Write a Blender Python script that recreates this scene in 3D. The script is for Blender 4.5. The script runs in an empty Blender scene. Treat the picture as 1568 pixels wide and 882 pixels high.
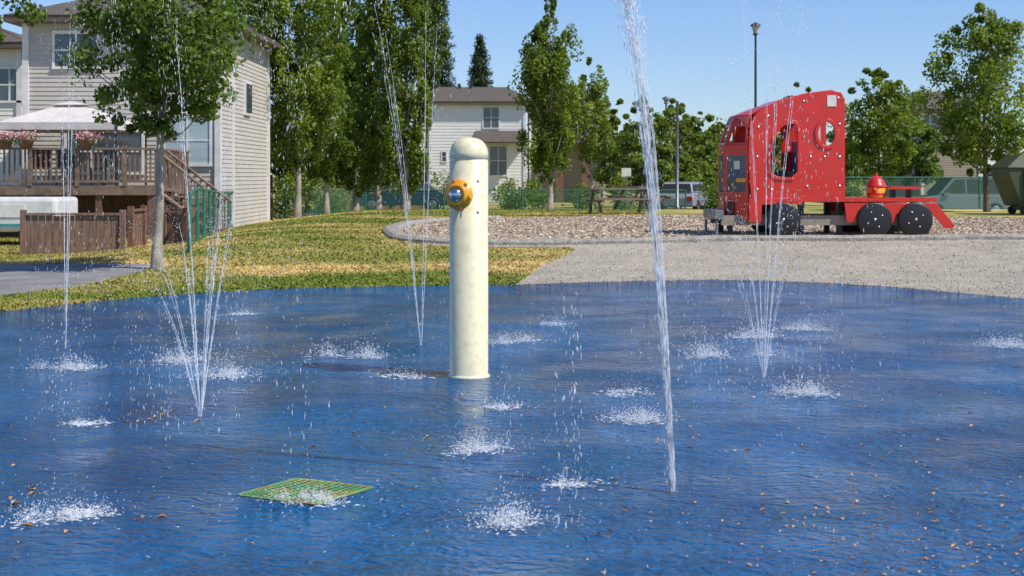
import bpy, bmesh, math, random
import numpy as np
from mathutils import Vector, Matrix
random.seed(4); RNG=np.random.default_rng(7)
R=math.radians
F=2178.0; EYE=1.5
def ss(a,b,t):
    t=np.clip((t-a)/(b-a),0,1); return t*t*(3-2*t)
def H(x,y):
    b=ss(47,60,y)
    return 0.4*ss(20.6,27,y)*ss(-9,-4,x)*(1-b)-0.25*b
def h(x,y): return float(H(np.float64(x),np.float64(y)))
def site(px,py):
    d=25.0
    for _ in range(60):
        x=(px-784)/F*d
        d=0.5*d+0.5*(EYE-h(x,d))*F/(py-270)
    return ((px-784)/F*d,d)
def X(px,d): return (px-784)/F*d
def Z(py,d): return EYE+(270-py)/F*d
col=bpy.context.scene.collection
def link(ob,parent=None):
    col.objects.link(ob)
    if parent is not None: ob.parent=parent
    return ob
def empty(name,loc=(0,0,0),rz=0):
    e=bpy.data.objects.new(name,None); e.location=loc; e.rotation_euler=(0,0,rz); col.objects.link(e); return e
# ---------------- materials
def mat(name,c,rough=.6,metal=0.,c2=None,ns=5.,bump=0.,bs=40.,bd=.01,coat=0.,sc=(1,1,1),lo=.35,hi=.65,world=False,spec=None,c3=None,ns3=60.):
    m=bpy.data.materials.new(name); m.use_nodes=True; N=m.node_tree.nodes; L=m.node_tree.links
    p=N['Principled BSDF']; p.inputs['Base Color'].default_value=(*c,1); p.inputs['Roughness'].default_value=rough
    p.inputs['Metallic'].default_value=metal; p.inputs['Coat Weight'].default_value=coat
    if spec is not None: p.inputs['Specular IOR Level'].default_value=spec
    if world: src=N.new('ShaderNodeNewGeometry').outputs['Position']
    else: src=N.new('ShaderNodeTexCoord').outputs['Object']
    mp=N.new('ShaderNodeMapping'); mp.inputs['Scale'].default_value=sc; L.new(src,mp.inputs['Vector'])
    if c2 is None: c2=tuple(v*.8 for v in c)
    def noise(s,det=4):
        n=N.new('ShaderNodeTexNoise'); n.inputs['Scale'].default_value=s; n.inputs['Detail'].default_value=det
        L.new(mp.outputs[0],n.inputs['Vector']); return n.outputs['Fac']
    def ramp(fac,lo,hi,a,b):
        mr=N.new('ShaderNodeMapRange'); mr.inputs[1].default_value=lo; mr.inputs[2].default_value=hi; L.new(fac,mr.inputs[0])
        mx=N.new('ShaderNodeMix'); mx.data_type='RGBA'; L.new(mr.outputs[0],mx.inputs[0])
        for i,v in ((6,a),(7,b)):
            if isinstance(v,tuple): mx.inputs[i].default_value=(*v,1)
            else: L.new(v,mx.inputs[i])
        return mx.outputs[2]
    o=ramp(noise(ns),lo,hi,c,c2)
    if c3 is not None: o=ramp(noise(ns3,2),.5,.68,o,c3)
    L.new(o,p.inputs['Base Color'])
    if bump>0:
        b=N.new('ShaderNodeBump'); b.inputs['Strength'].default_value=bump; b.inputs['Distance'].default_value=bd
        L.new(noise(bs),b.inputs['Height']); L.new(b.outputs[0],p.inputs['Normal'])
    return m
def leafmat(name,c1,c2,trans=.3):
    m=bpy.data.materials.new(name); m.use_nodes=True; N=m.node_tree.nodes; L=m.node_tree.links
    p=N['Principled BSDF']; p.inputs['Roughness'].default_value=.5; p.inputs['Specular IOR Level'].default_value=.35
    a=N.new('ShaderNodeAttribute'); a.attribute_name='v'
    r=N.new('ShaderNodeMix'); r.data_type='RGBA'; r.inputs[6].default_value=(*c1,1); r.inputs[7].default_value=(*c2,1)
    L.new(a.outputs['Fac'],r.inputs[0]); L.new(r.outputs[2],p.inputs['Base Color'])
    t=N.new('ShaderNodeBsdfTranslucent'); g=N.new('ShaderNodeMix'); g.data_type='RGBA'; g.blend_type='MULTIPLY'; g.inputs[0].default_value=1
    L.new(r.outputs[2],g.inputs[6]); g.inputs[7].default_value=(1.6,1.7,.6,1); L.new(g.outputs[2],t.inputs[0])
    mx=N.new('ShaderNodeMixShader'); mx.inputs[0].default_value=trans; L.new(p.outputs[0],mx.inputs[1]); L.new(t.outputs[0],mx.inputs[2])
    L.new(mx.outputs[0],N['Material Output'].inputs['Surface']); return m
# ---------------- mesh builder
class MB:
    def __init__(s): s.V=[];s.F=[];s.MI=[];s.S=[]
    def add(s,v,f,mi=0,sm=False):
        o=len(s.V); s.V+= [tuple(a) for a in v]; s.F+=[tuple(i+o for i in q) for q in f]; s.MI+=[mi]*len(f); s.S+=[sm]*len(f)
    def box(s,x0,x1,y0,y1,z0,z1,mi=0,M=None):
        v=[Vector((x,y,z)) for x in (x0,x1) for y in (y0,y1) for z in (z0,z1)]
        if M is not None: v=[M@a for a in v]
        s.add(v,[(0,1,3,2),(4,6,7,5),(0,4,5,1),(2,3,7,6),(0,2,6,4),(1,5,7,3)],mi)
    def tube(s,p0,p1,r0,r1=None,n=8,mi=0,sm=True,cap=True):
        r1=r0 if r1 is None else r1; p0=Vector(p0);p1=Vector(p1); d=(p1-p0).normalized()
        a=d.orthogonal().normalized(); b=d.cross(a); v=[]
        for p,r in ((p0,r0),(p1,r1)):
            for i in range(n):
                t=2*math.pi*i/n; v.append(p+a*(r*math.cos(t))+b*(r*math.sin(t)))
        s.add(v,[(i,(i+1)%n,n+(i+1)%n,n+i) for i in range(n)],mi,sm)
        if cap: s.add(v,[tuple(reversed(range(n))),tuple(range(n,2*n))],mi,False)
    def lathe(s,prof,c=(0,0,0),axis=(0,0,1),n=32,mi=0):
        d=Vector(axis).normalized(); a=d.orthogonal().normalized(); b=d.cross(a); c=Vector(c); v=[];f=[]
        for r,z in prof:
            for i in range(n):
                t=2*math.pi*i/n; v.append(c+d*z+a*(r*math.cos(t))+b*(r*math.sin(t)))
        for k in range(len(prof)-1):
            for i in range(n):
                j=(i+1)%n; f.append((k*n+i,k*n+j,(k+1)*n+j,(k+1)*n+i))
        s.add(v,f,mi,True)
    def quad(s,a,b,c,d,mi=0): s.add([a,b,c,d],[(0,1,2,3)],mi)
    def build(s,name,mats,parent=None,loc=None,rz=0,bevel=0):
        me=bpy.data.meshes.new(name); me.from_pydata([tuple(v) for v in s.V],[],s.F)
        for m in (mats if isinstance(mats,(list,tuple)) else [mats]): me.materials.append(m)
        me.polygons.foreach_set('material_index',s.MI); me.polygons.foreach_set('use_smooth',s.S); me.update()
        ob=bpy.data.objects.new(name,me); link(ob,parent)
        if loc: ob.location=loc
        ob.rotation_euler=(0,0,rz)
        if bevel:
            b=ob.modifiers.new('b','BEVEL'); b.width=bevel; b.segments=2; b.limit_method='ANGLE'
        return ob
def fast(name,V,Fc,mats,parent=None,attr=None,sm=False,mi=None):
    V=np.asarray(V,dtype=np.float32); Fc=np.asarray(Fc,dtype=np.int32); k=Fc.shape[1]; n=len(Fc)
    me=bpy.data.meshes.new(name); me.vertices.add(len(V)); me.vertices.foreach_set('co',V.ravel())
    me.loops.add(n*k); me.loops.foreach_set('vertex_index',Fc.ravel())
    me.polygons.add(n); me.polygons.foreach_set('loop_start',np.arange(n,dtype=np.int32)*k)
    me.polygons.foreach_set('loop_total',np.full(n,k,dtype=np.int32))
    if sm: me.polygons.foreach_set('use_smooth',np.ones(n,dtype=bool))
    for m in (mats if isinstance(mats,(list,tuple)) else [mats]): me.materials.append(m)
    me.update(calc_edges=True)
    if attr is not None:
        a=me.attributes.new('v','FLOAT','POINT'); a.data.foreach_set('value',np.asarray(attr,dtype=np.float32))
    ob=bpy.data.objects.new(name,me); return link(ob,parent)
def unit(v): return v/np.maximum(np.linalg.norm(v,axis=1,keepdims=True),1e-9)
def kites(P,size,nb=None,asp=.6):
    n=len(P); d=unit(RNG.normal(size=(n,3))) if nb is None else nb
    e=unit(np.cross(d,unit(RNG.normal(size=(n,3))))); s=np.asarray(size).reshape(-1,1)*np.ones((n,1))
    nn=np.cross(d,e)
    V=np.stack([P-d*s*.5,P+e*s*asp*.5+nn*s*.08,P+d*s*.5,P-e*s*asp*.5+nn*s*.08],1).reshape(-1,3)
    return V,np.arange(4*n).reshape(-1,4)
# ---------------- terrain
xs=np.unique(np.concatenate([np.arange(-24,30.01,.5),[-3000,-1200,-500,-200,-100,-60,-40,-30,36,50,80,120,200,500,1200,3000]]))
ys=np.unique(np.concatenate([np.arange(-6,72.01,.5),[-3000,-800,-200,-50,-15,80,90,110,150,220,400,800,1600,4000]]))
gx,gy=np.meshgrid(xs,ys); V=np.stack([gx.ravel(),gy.ravel(),H(gx,gy).ravel()],1)
nx=len(xs); I=np.arange(len(V)).reshape(gx.shape)
Fq=np.stack([I[:-1,:-1].ravel(),I[:-1,1:].ravel(),I[1:,1:].ravel(),I[1:,:-1].ravel()],1)
m_grass=mat('grass',(.165,.215,.035),.9,c2=(.62,.45,.19),ns=.42,lo=.43,hi=.61,sc=(.42,1,1),bump=.6,bs=30,bd=.03,world=True,spec=.1,c3=(.28,.27,.065),ns3=2.2)
fast('grass_ground',V,Fq,m_grass,sm=True)
def sheet(name,poly,off,m,step=.5):
    bm=bmesh.new(); bm.faces.new([bm.verts.new((x,y,0)) for x,y in poly])
    for ax in (0,1):
        lo=min(p[ax] for p in poly); hi=max(p[ax] for p in poly)
        k=math.ceil(lo/step)
        while k*step<hi:
            co=[0,0,0];co[ax]=k*step;no=[0,0,0];no[ax]=1
            bmesh.ops.bisect_plane(bm,geom=bm.verts[:]+bm.edges[:]+bm.faces[:],plane_co=co,plane_no=no); k+=1
    for v in bm.verts: v.co.z=h(v.co.x,v.co.y)+off
    bm.normal_update()
    for f in bm.faces:
        if f.normal.z<0: f.normal_flip()
        f.smooth=True
    me=bpy.data.meshes.new(name); bm.to_mesh(me); me.materials.append(m); return link(bpy.data.objects.new(name,me))
def smooth(pts,n=4):
    out=[]
    for i in range(len(pts)-1):
        p0=pts[max(i-1,0)];p1=pts[i];p2=pts[i+1];p3=pts[min(i+2,len(pts)-1)]
        for k in range(n):
            t=k/n; out.append(tuple(.5*((2*p1[a])+(-p0[a]+p2[a])*t+(2*p0[a]-5*p1[a]+4*p2[a]-p3[a])*t*t+(-p0[a]+3*p1[a]-3*p2[a]+p3[a])*t**3) for a in (0,1)))
    out.append(pts[-1]); return out
def inpoly(x,y,poly):
    c=np.zeros(len(x),bool); j=len(poly)-1
    for i in range(len(poly)):
        xi,yi=poly[i];xj,yj=poly[j]
        c^=((yi>y)!=(yj>y))&(x<(xj-xi)*(y-yi)/((yj-yi) if yj!=yi else 1e-9)+xi); j=i
    return c
# splash pad
pe=[(-9.2,4),(-8.8,10),(-7.4,13.6)]+[site(a,b) for a,b in [(0,478),(150,462),(300,450),(460,442),(690,438),(785,437),(900,433),(1020,430),(1150,430),(1300,436),(1400,443),(1568,458)]]+[(8.2,14.5),(9.6,10),(9.8,4)]
pad=smooth(pe,4)+[(8,-1),(5,-4),(-4,-4),(-8,-1)]
def padmat():
    m=bpy.data.materials.new('wet_blue_rubber'); m.use_nodes=True; N=m.node_tree.nodes; L=m.node_tree.links; p=N['Principled BSDF']
    g=N.new('ShaderNodeNewGeometry').outputs['Position']
    def noise(s,det=4,dist=0,sc=(1,1,1)):
        mp=N.new('ShaderNodeMapping'); mp.inputs['Scale'].default_value=sc; L.new(g,mp.inputs[0])
        n=N.new('ShaderNodeTexNoise'); n.inputs['Scale'].default_value=s; n.inputs['Detail'].default_value=det; n.inputs['Distortion'].default_value=dist; L.new(mp.outputs[0],n.inputs[0]); return n.outputs['Fac']
    def mr(f,a,b,c=0,d=1):
        r=N.new('ShaderNodeMapRange'); r.inputs[1].default_value=a;r.inputs[2].default_value=b;r.inputs[3].default_value=c;r.inputs[4].default_value=d; L.new(f,r.inputs[0]); return r.outputs[0]
    def mix(f,a,b):
        x=N.new('ShaderNodeMix'); x.data_type='RGBA'; L.new(f,x.inputs[0])
        for i,v in ((6,a),(7,b)):
            if isinstance(v,tuple): x.inputs[i].default_value=(*v,1)
            else: L.new(v,x.inputs[i])
        return x.outputs[2]
    c=mix(mr(noise(.42,3,.8),.38,.62),(.0,.135,.36),(.0,.068,.20))
    c=mix(mr(noise(1.3,5,1.2,(1,.6,1)),.5,.75,0,.6),c,(.0,.13,.25))
    c=mix(mr(noise(50,3),.38,.72,0,.65),c,(.000,.022,.085))
    c=mix(mr(noise(110,2),.60,.75,0,.30),c,(.03,.24,.40))
    L.new(c,p.inputs['Base Color']); p.inputs['IOR'].default_value=1.33
    L.new(mr(noise(1.1,4,.5),.35,.65,.04,.16),p.inputs['Roughness'])
    a=N.new('ShaderNodeMath'); a.operation='ADD'; L.new(noise(4.6,6,1.8,(1,1.6,1)),a.inputs[0])
    b=N.new('ShaderNodeMath'); b.operation='MULTIPLY'; b.inputs[1].default_value=.42; L.new(noise(17,4,1.2),b.inputs[0]); L.new(b.outputs[0],a.inputs[1])
    bp=N.new('ShaderNodeBump'); bp.inputs['Strength'].default_value=1.0; bp.inputs['Distance'].default_value=.075
    L.new(a.outputs[0],bp.inputs['Height']); L.new(bp.outputs[0],p.inputs['Normal'])
    return m
sheet('splash_pad',pad,.008,padmat(),step=2.0)
m_gravel=mat('gravel',(.47,.42,.34),.95,c2=(.36,.325,.265),ns=1.0,bump=.8,bs=45,bd=.03,world=True,spec=.1,c3=(.27,.24,.195),ns3=22)
gr=[site(*p) for p in [(1568,458),(1400,443),(1300,436),(1150,430),(1020,430),(900,433),(783,437)]]
gr=[(x,y-.35) for x,y in gr]
gtop=smooth([gr[-1]]+[site(*p) for p in [(822,412),(862,394),(880,384),(862,379),(760,379),(680,377),(625,370),(603,360)]],3)
cur_px=[(598,353),(606,362),(632,369),(700,373),(800,374),(900,373),(1000,371),(1130,368),(1300,368),(1430,367),(1568,366)]
curb=smooth([site(*p) for p in cur_px]+[(16,25.3),(24,24.8)],4)
path=gr+gtop[1:]+[(x,y+.05) for x,y in curb]+[(24,14),(9.5,14)]
sheet('gravel_path',path,.005,m_gravel)
m_mulch=mat('wood_mulch',(.50,.40,.29),.95,c2=(.36,.28,.20),ns=2,bump=1,bs=25,bd=.05,world=True,spec=.1,c3=(.62,.53,.42),ns3=14)
mt=[site(*p) for p in [(1568,334),(1300,331),(1100,329),(900,332),(760,335),(680,339),(620,345)]]
mulch=curb[:-1]+[(24,24.9),(24,33)]+mt
sheet('mulch_bed',mulch,.010,m_mulch)
m_conc=mat('curb_concrete',(.42,.39,.33),.9,c2=(.28,.255,.22),ns=6,bump=.9,bs=40,bd=.03,c3=(.17,.15,.13),ns3=25)
mb=MB()
ring=list(reversed(mt[-3:]))
cpath=[ (p[0],p[1]) for p in reversed(smooth(ring,3))]+curb
def strip(path,w,hh,mi=0):
    n=len(path); v=[]
    for i,(x,y) in enumerate(path):
        a=Vector(path[max(i-1,0)]);b=Vector(path[min(i+1,n-1)]); t=(b-a).normalized(); q=Vector((-t.y,t.x))
        z=h(x,y)
        for o,zz in ((-w/2,-.05),(-w/2,hh*.5),(-w/3.2,hh),(w/3.2,hh),(w/2,hh*.5),(w/2,-.05)):
            v.append((x+q.x*o,y+q.y*o,z+zz+(random.uniform(-.008,.008) if zz>0 else 0)))
    f=[(i*6+k,i*6+k+1,(i+1)*6+k+1,(i+1)*6+k) for i in range(n-1) for k in range(5)]
    mb.add(v,f,mi)
strip(cpath,.34,.09); mb.build('playground_curb',m_conc)
m_asph=mat('asphalt',(.055,.055,.058),.9,c2=(.08,.078,.075),ns=3,bump=.4,bs=80,world=True)
m_walk=mat('footpath_concrete',(.25,.24,.23),.9,c2=(.17,.165,.16),ns=1.5,bump=.3,bs=60,world=True)
lp=[site(*p) for p in [(-10,455),(60,447),(120,440),(180,425),(232,411),(225,405),(120,404),(-10,405)]]
lp=[(-16,16.5)]+lp+[(-16,24)]
lp.reverse(); sheet('footpath',lp,.006,m_walk)
sheet('road',[(-60,62),(60,62),(60,72),(-60,72)],.006,m_asph,step=5)
def scatter(poly,n,box):
    x=RNG.uniform(box[0],box[1],n); y=RNG.uniform(box[2],box[3],n); k=inpoly(x,y,poly); return x[k],y[k]
x,y=scatter(mulch,60000,(-3.5,14,24,42)); P=np.stack([x,y,H(x,y)+.02],1)
d=unit(np.stack([RNG.normal(size=len(x)),RNG.normal(size=len(x)),RNG.normal(size=len(x))*.35],1))
Vv,Ff=kites(P,RNG.uniform(.03,.09,len(x)),d,.45); 
fast('wood_chips',Vv,Ff,leafmat('chip',(.30,.21,.14),(.72,.62,.48),0.),attr=np.repeat(RNG.random(len(x)),4))
x,y=scatter(path,26000,(-2,12,14,26)); k=~inpoly(x,y,pad); x=x[k];y=y[k]
P=np.stack([x,y,H(x,y)+.012],1); Vv,Ff=kites(P,RNG.uniform(.01,.032,len(x)),None,.8)
fast('path_pebbles',Vv,Ff,leafmat('peb',(.30,.26,.21),(.60,.55,.47),0.),attr=np.repeat(RNG.random(len(x)),4))
# grass blades
n=260000; y=14+33*RNG.random(n)**1.5; x=RNG.uniform(-.40,.10,n)*y; 
k=~inpoly(x,y,pad)&~inpoly(x,y,path)&~inpoly(x,y,mulch)&~inpoly(x,y,lp)&(x>-14); x=x[k];y=y[k];n=len(x)
hh=RNG.uniform(.012,.038,n)*(1+.6*(RNG.random(n)>.93)); an=RNG.uniform(0,6.283,n); w=.008+.0004*y
P=np.stack([x,y,H(x,y)],1); s_=np.stack([np.cos(an),np.sin(an),0*an],1)*w[:,None]
tip=P+np.stack([RNG.normal(0,.03,n),RNG.normal(0,.03,n),hh],1)
Vv=np.stack([P-s_,P+s_,tip],1).reshape(-1,3); fast('grass_blades',Vv,np.arange(3*n).reshape(-1,3),m_grass)
# ---------------- hydrant pole
m_cream=mat('cream_paint',(.82,.75,.50),.35,c2=(.77,.70,.45),ns=5,coat=.3,c3=(.70,.62,.38),ns3=16,bump=.08,bs=14)
m_chrome=mat('chrome',(.75,.75,.76),.12,metal=1); m_yel=mat('yellow_paint',(.85,.45,.02),.35,c2=(.72,.28,.02),coat=.3,ns=14)
m_dark=mat('dark_rubber',(.02,.02,.02),.6)
bx,by=site(718,578); pr=.144
hyd=empty('splash_pad_hydrant_post',(bx,by,0))
b=MB(); b.lathe([(0,0),(pr+.014,0),(pr+.014,.018),(pr+.003,.026),(pr,.032),(pr,1.615),(pr-.005,1.619),(pr-.005,1.629),(pr+.001,1.633),(pr+.001,1.675),(pr-.008,1.712),(pr-.026,1.746),(pr-.054,1.772),(pr-.09,1.786),(0,1.792)],n=56)
b.build('post',m_cream,hyd)
nd=Vector((-.42,-.907,0)); nc=Vector((0,0,1.365)); b=MB()
b.lathe([(0,.0),(.092,.0),(.092,pr+.010),(.112,pr+.014),(.112,pr+.034),(.088,pr+.042),(.082,pr+.075),(.058,pr+.080),(.054,pr+.05),(0,pr+.05)],nc,nd,n=28,mi=0)
tx=Vector((0,0,1)); sd=nd.cross(tx)
for i in range(6):
    t=i*math.pi/3+.3; c=nc+tx*(.098*math.cos(t))+sd*(.098*math.sin(t)); b.tube(c+nd*(pr+.03),c+nd*(pr+.05),.015,n=6,mi=0)
b.lathe([(.054,pr+.05),(.052,pr+.085),(.040,pr+.105),(.02,pr+.117),(0,pr+.12)],nc,nd,n=20,mi=1)
b.build('nozzle',[m_yel,m_chrome],hyd)
b=MB()
for zz in (1.24,1.47):
    dd=Vector((math.cos(R(-60)),math.sin(R(-60)),0)) ; b.lathe([(.012,pr-.002),(.011,pr+.005),(0,pr+.008)],(0,0,zz),dd,n=10)
b.build('bolts',m_cream,hyd)
# ---------------- drain
m_grn=mat('grate_paint',(.07,.30,.12),.6,c2=(.28,.34,.08),ns=7,bump=.4,bs=60,c3=(.30,.17,.05),ns3=12)
dp=[Vector((*q,0)) for q in [site(365,762),site(455,737),site(570,750)]]; dA,dB,dC=dp; dD=dA+dC-dB
drain=empty('drain_grate'); b=MB(); O=dA; U=dB-dA; W=dD-dA
b.quad(*(O+Vector((0,0,.010)),O+W+Vector((0,0,.010)),O+U+W+Vector((0,0,.010)),O+U+Vector((0,0,.010)))); b.build('pit',m_dark,drain)
b=MB()
def bar(p,q,w,z0,z1,mi=0):
    t=(q-p).normalized(); s=Vector((-t.y,t.x,0))*w/2
    v=[p-s,p+s,q+s,q-s]; vv=[a+Vector((0,0,z0)) for a in v]+[a+Vector((0,0,z1)) for a in v]
    b.add(vv,[(4,5,6,7),(0,1,5,4),(1,2,6,5),(2,3,7,6),(3,0,4,7)],mi)
for i in range(17):
    t=i/16; bar(O+U*t,O+U*t+W,.0075 if 0<i<16 else .020,.011,.0150)
for i in range(12):
    t=i/11; bar(O+W*t,O+W*t+U,.008 if 0<i<11 else .020,.011,.0165)
b.build('bars',m_grn,drain)
# ---------------- leaf litter
def litter(n,f,smin,smax):
    u=f(n); x,y=u; k=inpoly(x,y,pad); x=x[k];y=y[k]; n=len(x); s=RNG.uniform(smin,smax,n)[:,None]; P=np.stack([x,y,.012+.12*s[:,0]],1)
    d=unit(np.stack([RNG.normal(size=n),RNG.normal(size=n),RNG.normal(size=n)*.14],1)); e=unit(np.cross(d,np.array([[0,0,1.]])))
    V=np.stack([P-d*s*.5,P+e*s*.33+s*[[0,0,.22]],P+d*s*.5,P-e*s*.33+s*[[0,0,.22]]],1).reshape(-1,3)
    return V
def fA(n):
    y=3.8+16*RNG.random(n)**1.6; return RNG.uniform(.02,.38,n)*y+.3*RNG.random(n),y
def fB(n):
    y=4+16*RNG.random(n); return RNG.uniform(-.38,.38,n)*y,y
def fC(n):
    i=RNG.integers(0,len(pe)-4,n); q=np.array(pe)[i+1]; p=np.array(pe)[i]; t=RNG.random((n,1)); c=p+(q-p)*t; return c[:,0]+RNG.normal(0,.1,n),c[:,1]-np.abs(RNG.normal(0,.25,n))
def fD(n): return X(1440,5.6)+RNG.normal(0,.45,n),5.4+RNG.normal(0,.8,n)
def fE(n):
    i=RNG.integers(0,7,n); q=np.array([site(*p) for p in [(215,648),(232,640),(270,652),(190,806),(52,822),(30,762),(460,695)]])[i]; return q[:,0]+RNG.normal(0,.06,n),q[:,1]+RNG.normal(0,.1,n)
Vv=np.concatenate([litter(480,fA,.009,.032),litter(170,fB,.016,.045),litter(1100,fC,.015,.045),litter(360,fD,.007,.030),litter(22,fE,.03,.065)])
n=len(Vv)//4; fast('leaf_litter',Vv,np.arange(4*n).reshape(-1,4),leafmat('dead_leaf',(.14,.05,.015),(.72,.44,.20),0.),attr=np.repeat(RNG.random(n),4))
# ---------------- water
def watermat(name,a0,a1):
    mw=bpy.data.materials.new(name); mw.use_nodes=True; N=mw.node_tree.nodes; L=mw.node_tree.links; p=N['Principled BSDF']
    p.inputs['Base Color'].default_value=(.95,.97,1,1); p.inputs['Roughness'].default_value=.08; p.inputs['IOR'].default_value=1.33
    tr=N.new('ShaderNodeBsdfTransparent'); mx=N.new('ShaderNodeMixShader'); nz=N.new('ShaderNodeTexNoise'); nz.inputs['Scale'].default_value=28
    g=N.new('ShaderNodeNewGeometry'); mp=N.new('ShaderNodeMapping'); mp.inputs['Scale'].default_value=(1.5,1.5,.5); L.new(g.outputs['Position'],mp.inputs[0]); L.new(mp.outputs[0],nz.inputs[0]); mr=N.new('ShaderNodeMapRange'); mr.inputs[1].default_value=.38;mr.inputs[2].default_value=.66;mr.inputs[3].default_value=a0;mr.inputs[4].default_value=a1
    L.new(nz.outputs['Fac'],mr.inputs[0]); L.new(mr.outputs[0],mx.inputs[0]); L.new(tr.outputs[0],mx.inputs[1]); L.new(p.outputs[0],mx.inputs[2]); L.new(mx.outputs[0],N['Material Output'].inputs[0]); return mw
mw=watermat('water_drops',.30,.75); mt_=watermat('water_stream',.05,.55); mt2=watermat('fountain_stream',.22,.8)
def octs(P,D,Ln,Rd):
    n=len(P); D=unit(D); A=unit(np.cross(D,np.array([[.3,.9,.1]]))); B=np.cross(D,A); Ln=Ln[:,None];Rd=Rd[:,None]
    V=np.stack([P+D*Ln,P-D*Ln,P+A*Rd,P-A*Rd,P+B*Rd,P-B*Rd],1).reshape(-1,3)
    T=np.array([[0,2,4],[0,4,3],[0,3,5],[0,5,2],[1,4,2],[1,3,4],[1,5,3],[1,2,5]])
    return V,(T[None]+6*np.arange(n)[:,None,None]).reshape(-1,3)
class W_:
    def __init__(s,ms=None): s.V=[];s.F=[];s.o=0;s.T=[];s.G=[];s.p=0;s.ms=ms or mt_
    def add(s,V,F): s.V.append(V); s.F.append(F+s.o); s.o+=len(V)
    def addt(s,V,F): s.T.append(V); s.G.append(F+s.p); s.p+=len(V)
    def build(s,name,parent=None):
        if not s.T: return fast(name,np.concatenate(s.V),np.concatenate(s.F),mw,parent,sm=True)
        r=empty(name); fast('droplets',np.concatenate(s.V),np.concatenate(s.F),mw,r,sm=True); fast('streams',np.concatenate(s.T),np.concatenate(s.G),s.ms,r,sm=True)
def tubepath(P,r,n=6):
    m=len(P); T=unit(np.gradient(P,axis=0)); A=unit(np.cross(T,np.array([[.1,.95,.2]]))); B=np.cross(T,A)
    a=np.arange(n)*2*np.pi/n; V=(P[:,None]+r[:,None,None]*(np.cos(a)[None,:,None]*A[:,None]+np.sin(a)[None,:,None]*B[:,None])).reshape(-1,3)
    f=[]
    for i in range(m-1):
        for k in range(n):
            a0=i*n+k;a1=i*n+(k+1)%n; f+= [(a0,a1,a1+n),(a0,a1+n,a0+n)]
    return V,np.array(f)
G=9.8
def stream(w,base,v,r=.0035,solid=.35,nd=260,spread=.03,rd=(.0012,.0030),ax=0.,wobs=.0008,m=110,tend=1.):
    v=np.array(v,float); base=np.array(base,float); T=2*v[2]/G; t1=solid*v[2]/G; acc=np.array([ax/2,0,-G/2])
    t=np.linspace(0,t1,m); P=base+v*t[:,None]+acc*t[:,None]**2
    wob=np.cumsum(RNG.normal(0,wobs,(m,3)),0)*np.linspace(.2,1.2,m)[:,None]; P=P+wob*np.array([1,1,0])
    rr=r*(.4+1.1*RNG.random(m))*np.linspace(1,.5,m); w.addt(*tubepath(P,rr,5))
    t=t1*.6+(T*tend-t1*.6)*RNG.random(nd)**1.15
    ph=RNG.random()*6; t=t+ .008*np.sin(t*70+ph); P=base+v*t[:,None]+acc*t[:,None]**2
    P=P+RNG.normal(0,1,(nd,3))*(spread*(t/T)**1.2+.004)[:,None]; P[:,2]=np.maximum(P[:,2],.02)
    Vd=v[None]-np.array([0,0,G])*t[:,None]
    sp=np.linalg.norm(Vd,axis=1); sz=RNG.uniform(rd[0],rd[1],nd)*(1+.8*(RNG.random(nd)>.9))
    w.add(*octs(P,Vd,np.maximum(sz,sp*.0024*RNG.uniform(.4,1.8,nd)),sz))
def splash(w,x,y,s=1.,n=520):
    ph=RNG.random(6)*6; nb=5; bx_=RNG.normal(0,.07*s,nb); by_=RNG.normal(0,.05*s,nb)
    k=int(n*1.5); i=RNG.integers(0,nb,k); rr=np.abs(RNG.normal(0,.042*s,k)); a=RNG.uniform(0,6.283,k)
    z=.012+RNG.exponential(.020*s,k)
    P=np.stack([x+bx_[i]+rr*np.cos(a)*1.4,y+by_[i]+rr*np.sin(a),z],1); D=np.stack([np.cos(a),np.sin(a),.6+RNG.random(k)],1)
    sz=RNG.uniform(.0012,.0034,k)*s**.5; w.add(*octs(P,D,sz*RNG.uniform(1,3,k),sz))
    k=int(n*.7); rr=RNG.exponential(.16*s,k); a=RNG.uniform(0,6.283,k); rr*=1+.5*np.sin(3*a+ph[2]); z=.013+RNG.exponential(.045*s,k)
    P=np.stack([x+rr*np.cos(a)*1.2,y+rr*np.sin(a),z],1); D=np.stack([np.cos(a),np.sin(a),RNG.normal(0,1,k)],1); sz=RNG.uniform(.0008,.0022,k)
    w.add(*octs(P,D,sz*RNG.uniform(1,6,k),sz))
    k=110; i=RNG.integers(0,nb,k); P=np.stack([x+bx_[i]+RNG.normal(0,.06*s,k),y+by_[i]+RNG.normal(0,.05*s,k),np.full(k,.012)],1)
    D=np.stack([RNG.normal(0,1,k),RNG.normal(0,.4,k),np.zeros(k)],1); w.add(*octs(P,D,RNG.uniform(.006,.025,k),RNG.uniform(.0015,.005,k)))
w=W_(); x0,y0=site(1028,756); 
for i in range(16):
    vv=(-.40+RNG.normal(0,.035),RNG.normal(0,.05),8.3+RNG.normal(0,.12))
    stream(w,(x0+RNG.normal(0,.011),y0+RNG.normal(0,.011),0.01),vv,r=.0045,solid=.62,nd=150,spread=.11,rd=(.0015,.004),ax=-1.1,wobs=.0014,tend=.8)
t=RNG.random(1100)*.6; 
P=np.array([x0,y0,0.01])+np.array([-.40,0,8.3])*t[:,None]+np.array([-.55,0,-4.9])*t[:,None]**2+RNG.normal(0,1,(1100,3))*(.012+.035*t)[:,None]
w.add(*octs(P,np.tile([[-.07,0,1.]],(1100,1)),RNG.uniform(.006,.028,1100),RNG.uniform(.0010,.0026,1100))); w.build('water_jet')
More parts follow.
